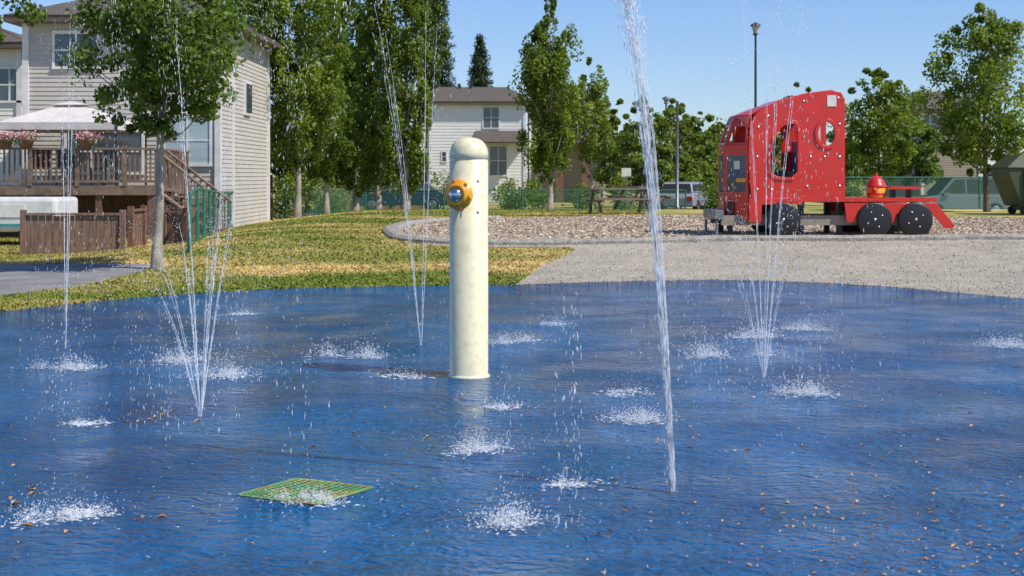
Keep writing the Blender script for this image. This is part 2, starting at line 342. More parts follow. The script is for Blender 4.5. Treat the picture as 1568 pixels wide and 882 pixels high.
def fan(px,py,specs):
    w=W_(mt2); x0,y0=site(px,py)
    for vx,vy,vz,nd in specs:
        for q in range(2):
            stream(w,(x0+vx*.01,y0,0.01),(vx*(1+.05*q),vy,vz*(1-.04*q)),nd=int(nd*.5),spread=.03+.010*vz, solid=(.62 if vz<6 else .5)-.1*q, r=.0029,ax=-.25,wobs=.0006)
    w.build('water_fountain')
fan(307,640,[(-1.0,.2,4.3,260),(-.72,-.4,4.9,240),(-.45,.4,5.2,240),(-.15,-.4,4.6,220),(.15,.3,5.0,240),(.38,-.3,5.3,240),(.62,.2,5.6,240),(-.45,.6,7.9,300),(.55,.2,7.6,300)])
fan(645,530,[(-.85,.2,8.9,300),(-.65,-.2,8.5,280),(.15,.2,8.8,240),(.38,-.1,8.6,280)])
fan(100,535,[(.1,.1,8.6,300),(.28,-.2,8.2,280),(-.12,.3,7.6,240)])
fan(1170,580,[(-.80,.2,4.6,240),(-.5,-.3,5.2,240),(-.25,.4,8.6,340),(.05,-.3,8.3,340),(.35,.2,8.9,320),(.4,-.3,5.2,240),(.70,.1,4.7,240),(.75,.4,8.4,280)])
for px,py,s in [(97,567,1.3),(285,556,1.7),(345,577,1.7),(540,548,1.8),(778,527,1.4),(1088,546,1.9),(1226,607,1.5),(975,647,1.2),(792,803,1.2),(740,692,1.0),(468,772,.85),(75,796,.9),(1160,517,1.9),(1232,506,1.2),(1556,532,1.7)]:
    w=W_(); x_,y_=site(px,py); splash(w,x_,y_,s,620); w.build('water_splash')
for px,py,s in [(125,652,.7),(775,625,1.0),(870,745,.8),(365,483,1.3),(850,497,1.6),(968,603,.9),(615,578,1.2),(150,790,.8)]:
    w=W_(); x_,y_=site(px,py); splash(w,x_,y_,s,140); w.build('water_splash')
w=W_()
def rain(px0,px1,d,z0,z1,n,sz=(.001,.003),dy=.5,cl=9):
    c=RNG.random(cl); wd=RNG.normal(0,.045,n); u=np.clip(c[RNG.integers(0,cl,n)]+wd,0,1)
    d_=d+RNG.normal(0,dy,n); P=np.stack([X(px0+(px1-px0)*u,d_),d_,RNG.uniform(z0,z1,n)],1)
    s=RNG.uniform(*sz,n); w.add(*octs(P,np.stack([RNG.normal(0,.12,n),RNG.normal(0,.1,n),-np.ones(n)],1),s*RNG.uniform(3,10,n),s))
rain(810,890,6.2,.02,1.0,130,dy=.3); rain(720,800,7.5,.02,.5,60); rain(1090,1290,10.5,.1,3.4,380); rain(690,770,10,2.3,3.2,60)
rain(130,300,10,1.5,3.3,420); rain(390,470,10,1.8,3.3,240); rain(530,700,12.5,1,3.9,160); rain(430,480,6.8,.02,.5,30); rain(1040,1300,9.5,.02,.5,160); rain(200,400,8.5,.02,.5,140)
n=300; y=RNG.uniform(4.6,14,n); P=np.stack([RNG.uniform(-.36,.36,n)*y,y,RNG.uniform(.015,.10,n)],1); s=RNG.uniform(.001,.003,n); w.add(*octs(P,RNG.normal(0,1,(n,3)),s*RNG.uniform(1,5,n),s))
w.build('falling_water_drops')
# ---------------- trees
m_bark=mat('bark',(.20,.165,.125),.9,c2=(.10,.08,.06),ns=8,sc=(1,1,.3),bump=.8,bs=18,bd=.02)
m_barkp=mat('pale_bark',(.42,.38,.32),.9,c2=(.22,.20,.16),ns=6,sc=(1,1,.5),bump=.6,bs=18,bd=.02)
LG=leafmat('leaf_green',(.030,.064,.010),(.19,.27,.04),.35)
LP=leafmat('leaf_poplar',(.04,.078,.013),(.26,.335,.045),.35)
LD=leafmat('leaf_dark',(.02,.045,.02),(.07,.115,.045),.15)
LY=leafmat('leaf_light',(.07,.11,.02),(.30,.36,.07),.35)
def tree(name,x,y,prof,th,tr,nc,nl,ls,lm,bark,cr=.28,up=0.,lean=0.):
    z0=h(x,y); root=empty(name,(x,y,z0)); b=MB()
    zb=prof[0][0]; zt=prof[-1][0]; ht=zb+(zt-zb)*.75; ax=[]; seg=9
    for i in range(seg+1):
        t=i/seg; ax.append(Vector((lean*t+random.uniform(-.04,.04)*(0<i),random.uniform(-.04,.04)*(0<i),-.05+ht*t)))
    for i in range(seg):
        r0=tr*(1-.85*i/seg)*(1.35 if i==0 else 1); r1=tr*(1-.85*(i+1)/seg); b.tube(ax[i],ax[i+1],r0,r1,9,cap=False)
    zs=np.array([p[0] for p in prof]);rs=np.array([p[1] for p in prof])
    zz=np.linspace(zb,zt,200); rz=np.interp(zz,zs,rs); wgt=rz**1.3; wgt/=wgt.sum()
    cz=RNG.choice(zz,nc,p=wgt)+RNG.normal(0,.05,nc); cr_=np.interp(cz,zs,rs); a=RNG.uniform(0,6.283,nc); q=RNG.random(nc)**.45*.92
    lob=1+.20*np.sin(3*a+cz*1.3)+.14*np.sin(5*a-cz*2.1)+.10*RNG.normal(size=nc)
    C=np.stack([cr_*q*lob*np.cos(a)+lean*cz/ht,cr_*q*lob*np.sin(a),cz],1)
    for i in range(0,nc,max(1,nc//26)):
        c=Vector(C[i]); zs_=max(th,c.z-(.5+1.1*up)*Vector((c.x,c.y)).length-.15); t=min(zs_/ht,.99); k=int(t*seg); s=ax[k].lerp(ax[min(k+1,seg)],t*seg-k)
        m_=s.lerp(c,.5)+Vector((0,0,-.1)); r=tr*(1-.85*t)*.45; b.tube(s,m_,r,r*.6,5,cap=False); b.tube(m_,c,r*.6,r*.15,5,cap=False)
    b.build('trunk_and_limbs',bark,root)
    per=RNG.dirichlet(np.ones(nc)*3)*nl; P=[];A=[]
    csz=cr*np.maximum(cr_,.35*rs.max())*RNG.uniform(.45,1.2,nc)
    cb=RNG.random(nc)
    for i in range(nc):
        k=int(per[i])+3; o=RNG.normal(0,1,(k,3)); o=o/np.maximum(1,np.linalg.norm(o,axis=1,keepdims=True)/1.8)
        o*=csz[i]*.58*np.array([1,1,.75+1.3*up]); P.append(C[i]+o)
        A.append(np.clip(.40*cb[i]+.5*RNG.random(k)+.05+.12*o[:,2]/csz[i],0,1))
    P=np.concatenate(P);A=np.concatenate(A); k=P[:,2]>zb-.6; P=P[k];A=A[k]
    V,Fc=kites(P,ls*RNG.uniform(.6,1.3,len(P)),None,.75)
    fast('foliage',V,Fc,lm,root,attr=np.repeat(A,4)); return root
def prf(d,pts): return [(Z(py,d),w/2/F*d) for py,w in pts]
def treepx(name,px,d,pts,tr,nc,nl,ls,lm,bark,th=None,**k):
    x=X(px,d); g=h(x,d); pr_=[(z-g,r) for z,r in prf(d,pts)]
    tree(name,x,d,pr_,(th or pr_[0][0]*.95),tr,nc,nl,ls,lm,bark,**k)
tx_,ty_=site(238,413)
treepx('shade_tree',240,ty_,[(205,80),(180,170),(140,225),(90,270),(30,285),(-50,260),(-130,140),(-170,30)],.085,230,17000,.09,LG,m_barkp,lean=.2,cr=.24)
treepx('shade_tree',-45,24,[(90,60),(55,130),(0,180),(-80,160),(-140,50)],.10,70,5000,.1,LG,m_bark)
treepx('deciduous_tree',398,46.6,[(150,20),(120,80),(70,115),(0,130),(-80,110),(-140,30)],.11,150,15000,.13,LG,m_bark,up=.4)
treepx('deciduous_tree',455,47,[(262,40),(235,100),(190,130),(110,135),(40,125),(-40,90),(-120,25)],.11,200,22000,.125,LP,m_barkp,up=.4)
treepx('deciduous_tree',500,50,[(275,30),(250,75),(190,95),(100,95),(0,80),(-90,30)],.10,150,15000,.13,LG,m_barkp,up=.4)
treepx('poplar_tree',545,54,[(290,50),(250,85),(180,85),(90,75),(10,66),(-80,25)],.12,170,18000,.13,LG,m_barkp,up=.8)
treepx('poplar_tree',580,52,[(292,60),(255,80),(180,80),(90,74),(10,62),(-80,25)],.12,170,18000,.13,LP,m_barkp,up=.9)
treepx('poplar_tree',622,50,[(285,45),(230,66),(150,72),(60,66),(-20,55),(-110,18)],.12,190,20000,.125,LP,m_barkp,up=.9)
treepx('poplar_tree',655,70,[(150,24),(100,56),(40,60),(-40,50),(-120,20)],.12,110,10000,.15,LG,m_bark,up=.9)
treepx('poplar_tree',842,52,[(278,34),(250,66),(200,98),(130,104),(90,90),(50,60),(10,34),(-25,10)],.11,210,21000,.12,LP,m_barkp,up=1.0,cr=.24)
treepx('poplar_tree',905,60,[(262,30),(220,60),(170,58),(120,44),(92,14)],.09,70,6500,.14,LY,m_barkp,up=.7)
treepx('deciduous_tree',1345,58,[(272,50),(245,110),(190,130),(140,100),(108,40)],.11,130,13000,.14,LP,m_bark,cr=.25)
treepx('deciduous_tree',1402,64,[(285,60),(250,90),(210,80),(180,30)],.09,60,5500,.16,LG,m_bark)
treepx('deciduous_tree',1512,44,[(262,60),(235,130),(185,165),(120,165),(75,130),(35,90),(15,30)],.10,180,17000,.115,LP,m_bark,up=.3,lean=-.1,cr=.24)
treepx('deciduous_tree',1228,74,[(285,60),(230,70),(160,60),(125,20)],.10,50,4000,.18,LG,m_bark)
for px,d,top,wd,lm in [(945,78,150,80,LY),(985,74,145,90,LY),(1030,80,155,100,LY),(1075,76,165,90,LY),(1105,82,185,80,LP),(1010,71,215,90,LY),(1065,72,225,80,LY),(1175,85,190,90,LP),(425,66,150,70,LG),(470,68,170,90,LG),(540,68,60,90,LG),(600,69,150,90,LG),(350,62,100,90,LG),(1440,90,200,80,LG),(1290,84,195,60,LG)]:
    treepx('deciduous_tree',px,d,[(292,wd*.6),(265,wd),((270+top)/2,wd*.9),(top+15,wd*.5),(top,wd*.15)],.12,80,7500,.19,lm,m_bark)
def conifer(px,d,top,wd):
    x=X(px,d); g=h(x,d); zt=Z(top,d)-g; r=wd/2/F*d; root=empty('conifer_tree',(x,d,g)); b=MB(); b.tube((0,0,0),(0,0,zt),.25,.02,8); 
    P=[]
    z=1.5
    while z<zt:
        rr=r*(1-z/zt)**.75+.1
        for i in range(11):
            a=random.uniform(0,6.28); l=rr*random.uniform(.65,1.1); e=Vector((math.cos(a)*l,math.sin(a)*l,z-.22*l)); b.tube((0,0,z),e,.03,.008,4,cap=False)
            k=int(20+26*l); t=RNG.random(k)**.7; q=np.stack([e.x*t,e.y*t,z-.22*l*t-np.abs(RNG.normal(0,.14,k))],1)+RNG.normal(0,.12,(k,3)); P.append(q)
        z+=.33
    b.build('trunk_and_limbs',m_bark,root); P=np.concatenate(P); V,Fc=kites(P,RNG.uniform(.16,.34,len(P)),None,.35); fast('foliage',V,Fc,LD,root,attr=np.repeat(RNG.random(len(P)),4))
conifer(735,112,55,100); conifer(668,112,-90,100)
def mass(name,items,lm,ls):
    P=[];A=[]
    for x,y,z,rx,ry,rz,n in items:
        nc=max(6,n//90); c=unit(RNG.normal(size=(nc,3)))*RNG.random((nc,1))**.4*np.array([rx,ry,rz])*.8
        i=RNG.integers(0,nc,n); P.append(np.array([x,y,z])+c[i]+RNG.normal(0,.22,(n,3))*np.array([rx,ry,rz])); A.append(np.clip(RNG.random(n)*.7+.3*RNG.random(nc)[i],0,1))
    P=np.concatenate(P);A=np.concatenate(A); P[:,2]=np.maximum(P[:,2],-.3); V,Fc=kites(P,ls*RNG.uniform(.6,1.3,len(P)),None,.75); fast(name,V,Fc,lm,attr=np.repeat(A,4))
it=[]
for i in range(64):
    x=-75+i*2.6+random.uniform(-1,1); hh_=random.uniform(3.5,5.5); it.append((x,random.uniform(108,122),hh_*.55,2.3,2,hh_*.65,900))
mass('distant_trees',it,LP,.3)
it=[(X(px,d),d,.5,rx,.8,rz,1400) for px,d,rx,rz in [(520,60.5,1.2,1.1),(470,60,1.4,1.3),(430,58,1.1,1.4),(600,76,2.,1.5),(660,76,2.,1.3),(560,76,2,1.4),(712,60.5,.8,.9),(780,60.5,.7,1.0),(815,60,.9,.8),(958,62,.6,1.4),(900,61,.9,.7),(1090,62,1.,.9),(1300,61,1.2,.8)]]
for q in it: mass('shrub',[q],LP if random.random()<.5 else LY,.13)
# ---------------- buildings
m_sid=mat('beige_siding',(.52,.48,.425),.7,c2=(.47,.435,.385),ns=2); m_white=mat('white_siding',(.78,.76,.71),.7,c2=(.72,.70,.65),ns=1.5)
m_trim=mat('white_trim',(.78,.77,.74),.5); m_roof=mat('roof_shingle',(.13,.115,.10),.95,c2=(.075,.065,.058),ns=7,bump=.8,bs=14,bd=.04,sc=(1,1,3)); m_roofb=mat('brown_shingle',(.13,.105,.085),.95,c2=(.08,.065,.055),ns=6,bump=.8,bs=12,bd=.04)
m_glass=mat('window_glass',(.05,.065,.08),.06,c2=(.09,.11,.13),ns=1.2,spec=.8); m_blind=mat('blind_glass',(.42,.52,.55),.2,c2=(.34,.44,.47),ns=1,sc=(1,1,9))
m_brown=mat('brown_wood',(.22,.12,.08),.8,c2=(.13,.07,.048),ns=5,sc=(3,3,.6),bump=.4); m_deck=mat('deck_wood',(.25,.175,.12),.8,c2=(.15,.10,.075),ns=5,sc=(1,1,1),bump=.3)
m_tan=mat('tan_siding',(.34,.29,.22),.8,c2=(.30,.25,.19)); m_fas=mat('brown_fascia',(.12,.09,.07),.6)
def siding(b,A,B,z0,z1,st=.15,mi=0):
    A=Vector((*A,0));B=Vector((*B,0)); t=(B-A).normalized(); o=Vector((t.y,-t.x,0)); n=max(1,round((z1-z0)/st)); s=(z1-z0)/n
    for i in range(n):
        a=z0+i*s; u=Vector((0,0,a)); v=Vector((0,0,a+s))
        b.quad(A+o*.018+u,B+o*.018+u,B+v,A+v,mi); b.quad(A+u,B+u,B+o*.018+u,A+o*.018+u,mi)
def window(b,xc,zc,w,hh,y,mi_f=1,mi_g=2,mull=1):
    f=.07; y1=y-.06
    b.box(xc-w/2-f,xc+w/2+f,y1,y+.02,zc+hh/2,zc+hh/2+f*1.3,mi_f); b.box(xc-w/2-f,xc+w/2+f,y1-.02,y+.02,zc-hh/2-f,zc-hh/2,mi_f)
    b.box(xc-w/2-f,xc-w/2,y1,y+.02,zc-hh/2,zc+hh/2,mi_f); b.box(xc+w/2,xc+w/2+f,y1,y+.02,zc-hh/2,zc+hh/2,mi_f)
    b.box(xc-w/2,xc+w/2,y-.03,y,zc-hh/2,zc+hh/2,mi_g)
    for k in range(mull): 
        xx=xc-w/2+w*(k+1)/(mull+1); b.box(xx-.025,xx+.025,y-.045,y-.031,zc-hh/2,zc+hh/2,mi_f)
    b.box(xc-w/2,xc+w/2,y-.043,y-.032,zc-.02,zc+.02,mi_f)
def hip(b,x0,x1,y0,y1,ze,rh,ov=.45,inset=None,mi=0,fas=1):
    x0-=ov;x1+=ov;y0-=ov;y1+=ov; i=(y1-y0)/2 if inset is None else inset; yc=(y0+y1)/2; e=ze+.18
    b.box(x0,x1,y0,y1,ze,e,fas)
    e+=.003; x0-=.03;x1+=.03;y0-=.03;y1+=.03
    v=[(x0,y0,e),(x1,y0,e),(x1,y1,e),(x0,y1,e),(x0+i,yc,e+rh),(x1-i,yc,e+rh)]
    b.add(v,[(0,1,5,4),(1,2,5),(2,3,4,5),(3,0,4)],mi)
def house(name,x0,x1,y0,y1,ze,rh,wm,rm,wins,z0=-.3,ov=.45,inset=None,st=.15,fas=None):
    r=empty(name); b=MB(); siding(b,(x0,y0),(x1,y0),z0,ze,st); siding(b,(x1,y0),(x1,y1),z0,ze,st); siding(b,(x0,y1),(x0,y0),z0,ze,st); siding(b,(x1,y1),(x0,y1),z0,ze,.5)
    b.build('walls',wm,r); b=MB(); hip(b,x0,x1,y0,y1,ze,rh,ov,inset); b.build('roof',[rm,fas or m_trim],r)
    b=MB()
    for xx in (x0,x1):
        for yy in (y0,y1): b.box(xx-.08,xx+.08,yy-.08,yy+.08,z0,ze-.003,0)
    b.build('corner_trim',m_trim,r)
    for w_ in wins:
        b=MB(); window(b,w_[0],w_[1],w_[2],w_[3],y0,0,1,w_[5] if len(w_)>5 else 1); b.build('window',[m_trim,w_[4]],r)
    return r
d=38; hA=house('beige_siding_house',X(40,d),X(334,d),d,45.6,Z(36,d),1.6,m_sid,m_roof,[(X(117,d),Z(77,d),1.13,.87,m_glass),(X(287,d),Z(215,d),1.2,1.25,m_blind,1),(X(160,d),Z(232,d),2.0,1.1,m_glass,2),(X(300,d),Z(85,d),.9,.8,m_glass)],st=.12,fas=m_fas)
b=MB()
xr=X(334,d)
b.box(xr+.01,xr+.07,39.8,39.9,0,5.4,0); b.box(xr+.0,xr+.08,41.5,42.5,3.3,4.3,0); b.box(xr+.03,xr+.10,41.58,42.42,3.38,4.22,1)
b.build('side_window_and_downpipe',[m_trim,m_glass],hA)
house('white_siding_house',-24,X(30,45),45,54,Z(75,45),1.7,m_white,m_roofb,[(X(15,45),Z(130,45),.8,1.0,m_glass)],fas=m_fas)
d=94; r=house('white_two_storey_house',X(640,d),X(803,d),d,d+9,Z(160,d),1.25,m_white,m_roofb,[(X(752,d),Z(180,d),1.0,1.35,m_glass),(X(655,d),Z(180,d),.55,1.3,m_glass,0),(X(763,d),Z(246,d),1.1,1.9,m_glass),(X(680,d),Z(240,d),.25,.6,m_glass,0)],z0=-.4,st=.2,inset=1.6,fas=m_fas)
b=MB(); xa,xb=X(728,d),X(806,d); b.add([(xa,d-1.6,Z(218,d)),(xb,d-1.6,Z(218,d)),(xb,d-.03,Z(200,d)),(xa,d-.03,Z(200,d)),(xa,d-.03,Z(219,d)),(xb,d-.03,Z(219,d))],[(0,1,2,3),(0,4,5,1),(0,3,4),(1,5,2)],0)
b.box(xa,xa+.15,d-1.5,d-1.35,-.4,Z(219,d),1); b.box(xb-.15,xb,d-1.5,d-1.35,-.4,Z(219,d),1); b.build('porch',[m_roofb,m_trim],r)
b=MB()
for px in (700,718): b.tube((X(px,d),d+4,Z(140,d)),(X(px,d),d+4,Z(122,d)),.09)
b.build('roof_vents',m_dark,r)
d=97; r=house('tan_two_storey_house',X(812,d),X(925,d),d,d+9,Z(163,d),1.3,m_tan,m_roofb,[(X(870,d),Z(185,d),1.2,1.2,m_glass),(X(905,d),Z(185,d),.9,1.2,m_glass)],z0=-.4,st=.2,inset=2,fas=m_fas)
b=MB(); xa,xb=X(850,d),X(948,d); b.add([(xa,d-3,Z(220,d)),(xb,d-3,Z(220,d)),(xb-.8,d-.03,Z(204,d)),(xa,d-.03,Z(204,d)),(xa,d-.03,Z(221,d)),(xb,d-.03,Z(221,d))],[(0,1,2,3),(0,4,5,1),(0,3,4),(1,5,2)],0)
for px in (855,893,940): b.box(X(px,d)-.25,X(px,d)+.25,d-2.8,d-2.4,-.4,Z(221,d),1)
b.build('porch',[m_roof,m_brown],r)
d=86; house('tan_two_storey_house',X(1412,d),X(1500,d),d,d+9,Z(172,d),1.35,m_tan,m_roofb,[(X(1424,d),Z(190,d),.9,1.1,m_glass)],z0=-.4,inset=1.2,fas=m_fas)
# deck
dk=empty('raised_deck'); b=MB(); zf=1.27; xl,xr_=-15.,X(236,34)
b.box(xl,xr_,34,37.9,zf-.22,zf); b.box(xl,xr_,35.6,35.7,-.1,zf-.23,1); b.build('platform',[m_deck,m_brown],dk); b=MB()
for i in range(6): xx=xl+.1+i*(xr_-xl-.2)/5; b.box(xx-.07,xx+.07,34.05,34.19,-.1,zf-.221)
b.build('support_posts',m_brown,dk); b=MB()
zt=Z(226,34); b.box(xl,xr_,33.97,34.09,zt-.05,zt); b.box(xl,xr_,34.0,34.06,zf+.08,zf+.14)
xx=xl+.1; i=0
while xx<xr_:
    b.box(xx-.018,xx+.018,34.01,34.05,zf+.141,zt-.051) if i%9 else b.box(xx-.05,xx+.05,33.98,34.08,zf,zt+.05); xx+=.125; i+=1
b.box(xr_-.06,xr_,34.1,37.8,zt-.05,zt)
for k in range(24): b.box(xr_-.045,xr_-.01,34.2+k*.15,34.235+k*.15,zf,zt-.051)
b.build('railing',m_deck,dk)
st_=MB()
for k in range(8):
    st_.box(xr_+k*.2,xr_+k*.2+.24,34.3,35.3,zf-.1-k*.155-.04,zf-.1-k*.155)
for yy in (34.25,35.3):
    st_.tube((xr_,yy,zf+.85),(xr_+1.6,yy,.0+.85),.04,n=6); st_.tube((xr_,yy,zf-.1),(xr_+1.6,yy,-.05),.06,n=6)
    for k in range(11): st_.tube((xr_+.08+k*.15,yy,zf-.1-k*.118),(xr_+.08+k*.15,yy,zf+.80-k*.118),.016,n=5)
st_.build('stairs',m_deck,dk)
# canopy
cn=empty('garden_canopy'); b=MB(); x0,x1=X(18,36),X(200,36); y0,y1=34.7,37.5; ze,zp=Z(190,36),Z(163,36); zv=Z(201,36); xc,yc=(x0+x1)/2,(y0+y1)/2
q=[(x0,y0),(x1,y0),(x1,y1),(x0,y1)]; n=8
v=[]; f=[]
for k in range(n+1):
    t=k/n; zz=ze+(zp-ze)*(t**1.1)
    for (a_,b_) in q: v.append((a_+(xc-a_)*t*.78,b_+(yc-b_)*t*.78,zz))
for k in range(n):
    for j in range(4): f.append((k*4+j,k*4+(j+1)%4,k*4+4+(j+1)%4,k*4+4+j))
b.add(v,f,0); t=.70; v=[(a_+(xc-a_)*t,b_+(yc-b_)*t,zp+.03) for a_,b_ in q]+[(xc,yc,zp+.14)]; b.add(v,[(0,1,4),(1,2,4),(2,3,4),(3,0,4)])
v=[(a_,b_,z) for z in (ze,zv) for a_,b_ in q]; b.add(v,[(j,(j+1)%4,4+(j+1)%4,4+j) for j in range(4)])
b.build('fabric_top',mat('canopy_fabric',(.66,.61,.57),.8,c2=(.56,.51,.48),ns=3),cn); b=MB()
for a_,b_ in q: b.tube((a_,b_,zf),(a_,b_,ze),.03)
b.build('posts',m_dark,cn)
pink=leafmat('petals',(.55,.05,.20),(.85,.65,.70),.2)
for px in (40,132,8):
    r=empty('flower_pot',(X(px,33.9),33.9,zt)); b=MB(); b.lathe([(0,0),(.13,0),(.19,.17),(.2,.19),(.0,.17)],n=14); b.build('pot',m_brown,r)
    P=RNG.normal(0,1,(240,3))*[.17,.09,.06]+[0,-.02,.27]; V,Fc=kites(P,np.full(240,.06)); fast('flowers',V,Fc,pink,r,attr=np.repeat(RNG.random(240),4))
    P=RNG.normal(0,1,(220,3))*[.15,.09,.07]+[0,0,.2]; V,Fc=kites(P,np.full(220,.06)); fast('leaves',V,Fc,LG,r,attr=np.repeat(RNG.random(220),4))
for px in (60,95,160):
    r=empty('patio_chair',(X(px,35.2),35.2,zf),random.uniform(-.5,.5)); b=MB(); b.box(-.25,.25,-.25,.25,.40,.45); b.box(-.25,.25,.22,.27,.45,.95)
    for a_ in (-.23,.23):
        for c_ in (-.23,.23): b.box(a_-.02,a_+.02,c_-.02,c_+.02,0,.40)
        b.box(a_-.03,a_+.03,-.25,.22,.62,.65)
    b.build('seat_frame',mat('chair',(.12,.03,.03) if px==60 else (.05,.12,.14),.5),r)
# trailer
r=empty('white_camper_trailer'); b=MB(); b.box(-13.2,X(106,31.5),30.6,32.2,.30,1.04); b.build('body',mat('trailer_white',(.72,.73,.72),.4),r,bevel=.08)
b=MB(); b.box(-13.2,X(104,31.5),30.585,30.6,.42,.48,0); b.box(-12.,X(60,31.5),30.58,30.6,.62,.9,1)
for xx in (-11.5,-10.4): b.lathe([(0,-.02),(.1,-.02),(.2,0),(.24,.03),(.24,.14),(0,.16)],(xx,30.6,.24),(0,1,0),n=20,mi=2)
b.build('trim_and_wheels',[mat('teal',(.05,.30,.32),.5),m_trim,m_dark],r,)
def board_fence(name,A,B,z0,z1,m=m_brown,bw=.14):
    A=Vector(A);B=Vector(B); L_=(B-A).length; t=(B-A)/L_; ang=math.atan2(t.y,t.x); b=MB(); n=int(L_/bw)
    for i in range(n):
        b.box(i*bw+.006,(i+1)*bw-.006,-.01,.01,0,z1-z0-.05+random.uniform(-.008,.008))
    b.box(-.02,L_+.02,-.05,.05,z1-z0-.045,z1-z0); b.box(0,L_,.012,.05,.15,.23)
    for i in range(int(L_/1.9)+2): xx=min(i*1.9,L_); b.box(xx-.05,xx+.05,-.055,.055,-.1,z1-z0+.06)
    b.build(name,m,loc=(A.x,A.y,z0),rz=ang)
m_fen=mat('fence_wood',(.27,.17,.125),.8,c2=(.17,.10,.075),ns=5,sc=(3,3,.6),bump=.4)
yA=27.2; board_fence('wooden_fence',(X(36,yA),yA),(X(188,yA),yA),0,.80,m_fen)
board_fence('wooden_fence',(X(196,yA+.6),yA+.8),(X(216,yA+1.4),yA+1.6),0,.85)
board_fence('wooden_fence',(X(252,yA),yA),(X(286,yA),yA-.1),0,.84)
board_fence('wooden_fence',(X(286,31),31),(X(330,39),39),0,.9)
m_cedar=mat('cedar',(.36,.19,.10),.8,c2=(.24,.12,.07),ns=4)
board_fence('wooden_fence',(X(505,74),74),(X(650,74),74),-.25,1.15,m_cedar)
board_fence('wooden_fence',(X(328,46.5),46.5),(X(415,52),52),-.1,1.5,m_brown)
# chain-link fence
mm=bpy.data.materials.new('green_mesh'); mm.use_nodes=True; N=mm.node_tree.nodes; L=mm.node_tree.links; p=N['Principled BSDF']; p.inputs['Base Color'].default_value=(.04,.19,.12,1)
tr=N.new('ShaderNodeBsdfTransparent'); mx=N.new('ShaderNodeMixShader'); mx.inputs[0].default_value=.26; L.new(tr.outputs[0],mx.inputs[1]); L.new(p.outputs[0],mx.inputs[2]); L.new(mx.outputs[0],N['Material Output'].inputs[0])
m_gpost=mat('green_post',(.035,.17,.11),.5)
def chain(pts,hh,pr_=.03):
    r=empty('chain_link_fence'); b=MB(); c=MB()
    for (A,B) in zip(pts[:-1],pts[1:]):
        A=Vector(A);B=Vector(B); n=max(1,round((B-A).length/2.6))
        for i in range(n):
            p0=A.lerp(B,i/n);p1=A.lerp(B,(i+1)/n); z0=h(*p0);z1=h(*p1); P0=Vector((*p0,z0));P1=Vector((*p1,z1)); u=Vector((0,0,hh))
            b.tube(P0-Vector((0,0,.1)),P0+u*1.03,pr_,n=6); b.tube(P0+u,P1+u,pr_*.8,n=6); b.tube(P0+u*.06,P1+u*.06,.012,n=5)
            c.quad(P0+u*.05,P1+u*.05,P1+u*.985,P0+u*.985)
    b.tube(P1-Vector((0,0,.1)),P1+u*1.03,pr_,n=6); b.build('posts_and_rails',m_gpost,r); c.build('mesh',mm,r)
s0=site(290,386); chain([s0,(X(335,36),36),(X(375,44),44),(X(410,53),53)],1.0,.04)
chain([(X(410,53)+.3,55.),(X(560,58),58),(X(800,58),58),(X(1050,58),58)],1.15)
chain([(X(1288,50),50),(X(1400,50),50),(X(1600,50),50)],1.15)
# ---------------- red truck
m_red=mat('red_panel',(.72,.028,.020),.30,c2=(.62,.024,.018),ns=3,coat=.3,c3=(.52,.04,.03),ns3=9); m_blk=mat('black_panel',(.018,.018,.02),.45); m_blue=mat('blue_panel',(.02,.08,.4),.35)
m_navy=mat('navy_panel',(.012,.02,.055),.12,c2=(.02,.04,.10),ns=3,coat=.6)
m_bolt=mat('bolt_steel',(.6,.6,.6),.3,metal=1)
def panel(name,loops,th,m,M,parent,bev=.006):
    cu=bpy.data.curves.new(name,'CURVE'); cu.dimensions='2D'; cu.fill_mode='BOTH'; cu.extrude=th/2; cu.bevel_depth=bev; cu.bevel_resolution=1
    for lp_ in loops:
        s=cu.splines.new('POLY'); s.points.add(len(lp_)-1); s.use_cyclic_u=True
        for i,q_ in enumerate(lp_): s.points[i].co=(q_[0],q_[1],0,1)
    o=bpy.data.objects.new('tmp',cu); col.objects.link(o); bpy.context.view_layer.update()
    me=bpy.data.meshes.new_from_object(o.evaluated_get(bpy.context.evaluated_depsgraph_get())); bpy.data.objects.remove(o)
    me.materials.clear(); me.materials.append(m); ob=bpy.data.objects.new(name,me); ob.matrix_local=M; link(ob,parent); return ob
tX,tY=site(1280,363); s=tY/F; tz=h(tX,tY)
truck=empty('playground_truck',(tX,tY,tz),R(2))
def T(px,py): return ((px-1280)*s,(363-py)*s)
RX=Matrix.Rotation(math.pi/2,4,'X')
def at(y): return Matrix.Translation((0,y,0))@RX
def ell(cx,cy,rx,ry,n=24): return [T(cx+rx*math.cos(2*math.pi*i/n),cy+ry*math.sin(2*math.pi*i/n)) for i in range(n)]
side=[T(*q_) for q_ in smooth([(1150,303),(1146,260),(1146,215),(1150,186),(1165,168),(1195,154),(1235,144),(1275,139)],3)]+[T(1287,142),T(1293,152),T(1293,303)]
wn=[T(*q_) for q_ in [(1178,240),(1184,212),(1196,194),(1208,188),(1217,190),(1221,200),(1221,262),(1212,272),(1188,271),(1178,262)]]
wn2=ell(1265,205,14,19); DW=1.35
panel('cab_side',[side,wn,wn2],.04,m_red,at(0),truck); panel('cab_side_far',[side,wn,wn2],.04,m_red,at(DW),truck)
panel('window_ring',[ell(1265,205,18,23),ell(1265,205,13.5,18.5)],.02,m_red,at(-.035),truck)
wo=[T(1199+(px-1199)*1.13,230+(py-230)*1.10) for px,py in [(1178,240),(1184,212),(1196,194),(1208,188),(1217,190),(1221,200),(1221,262),(1212,272),(1188,271),(1178,262)]]
panel('window_trim',[wo,wn],.015,m_red,at(-.032),truck)
b=MB()
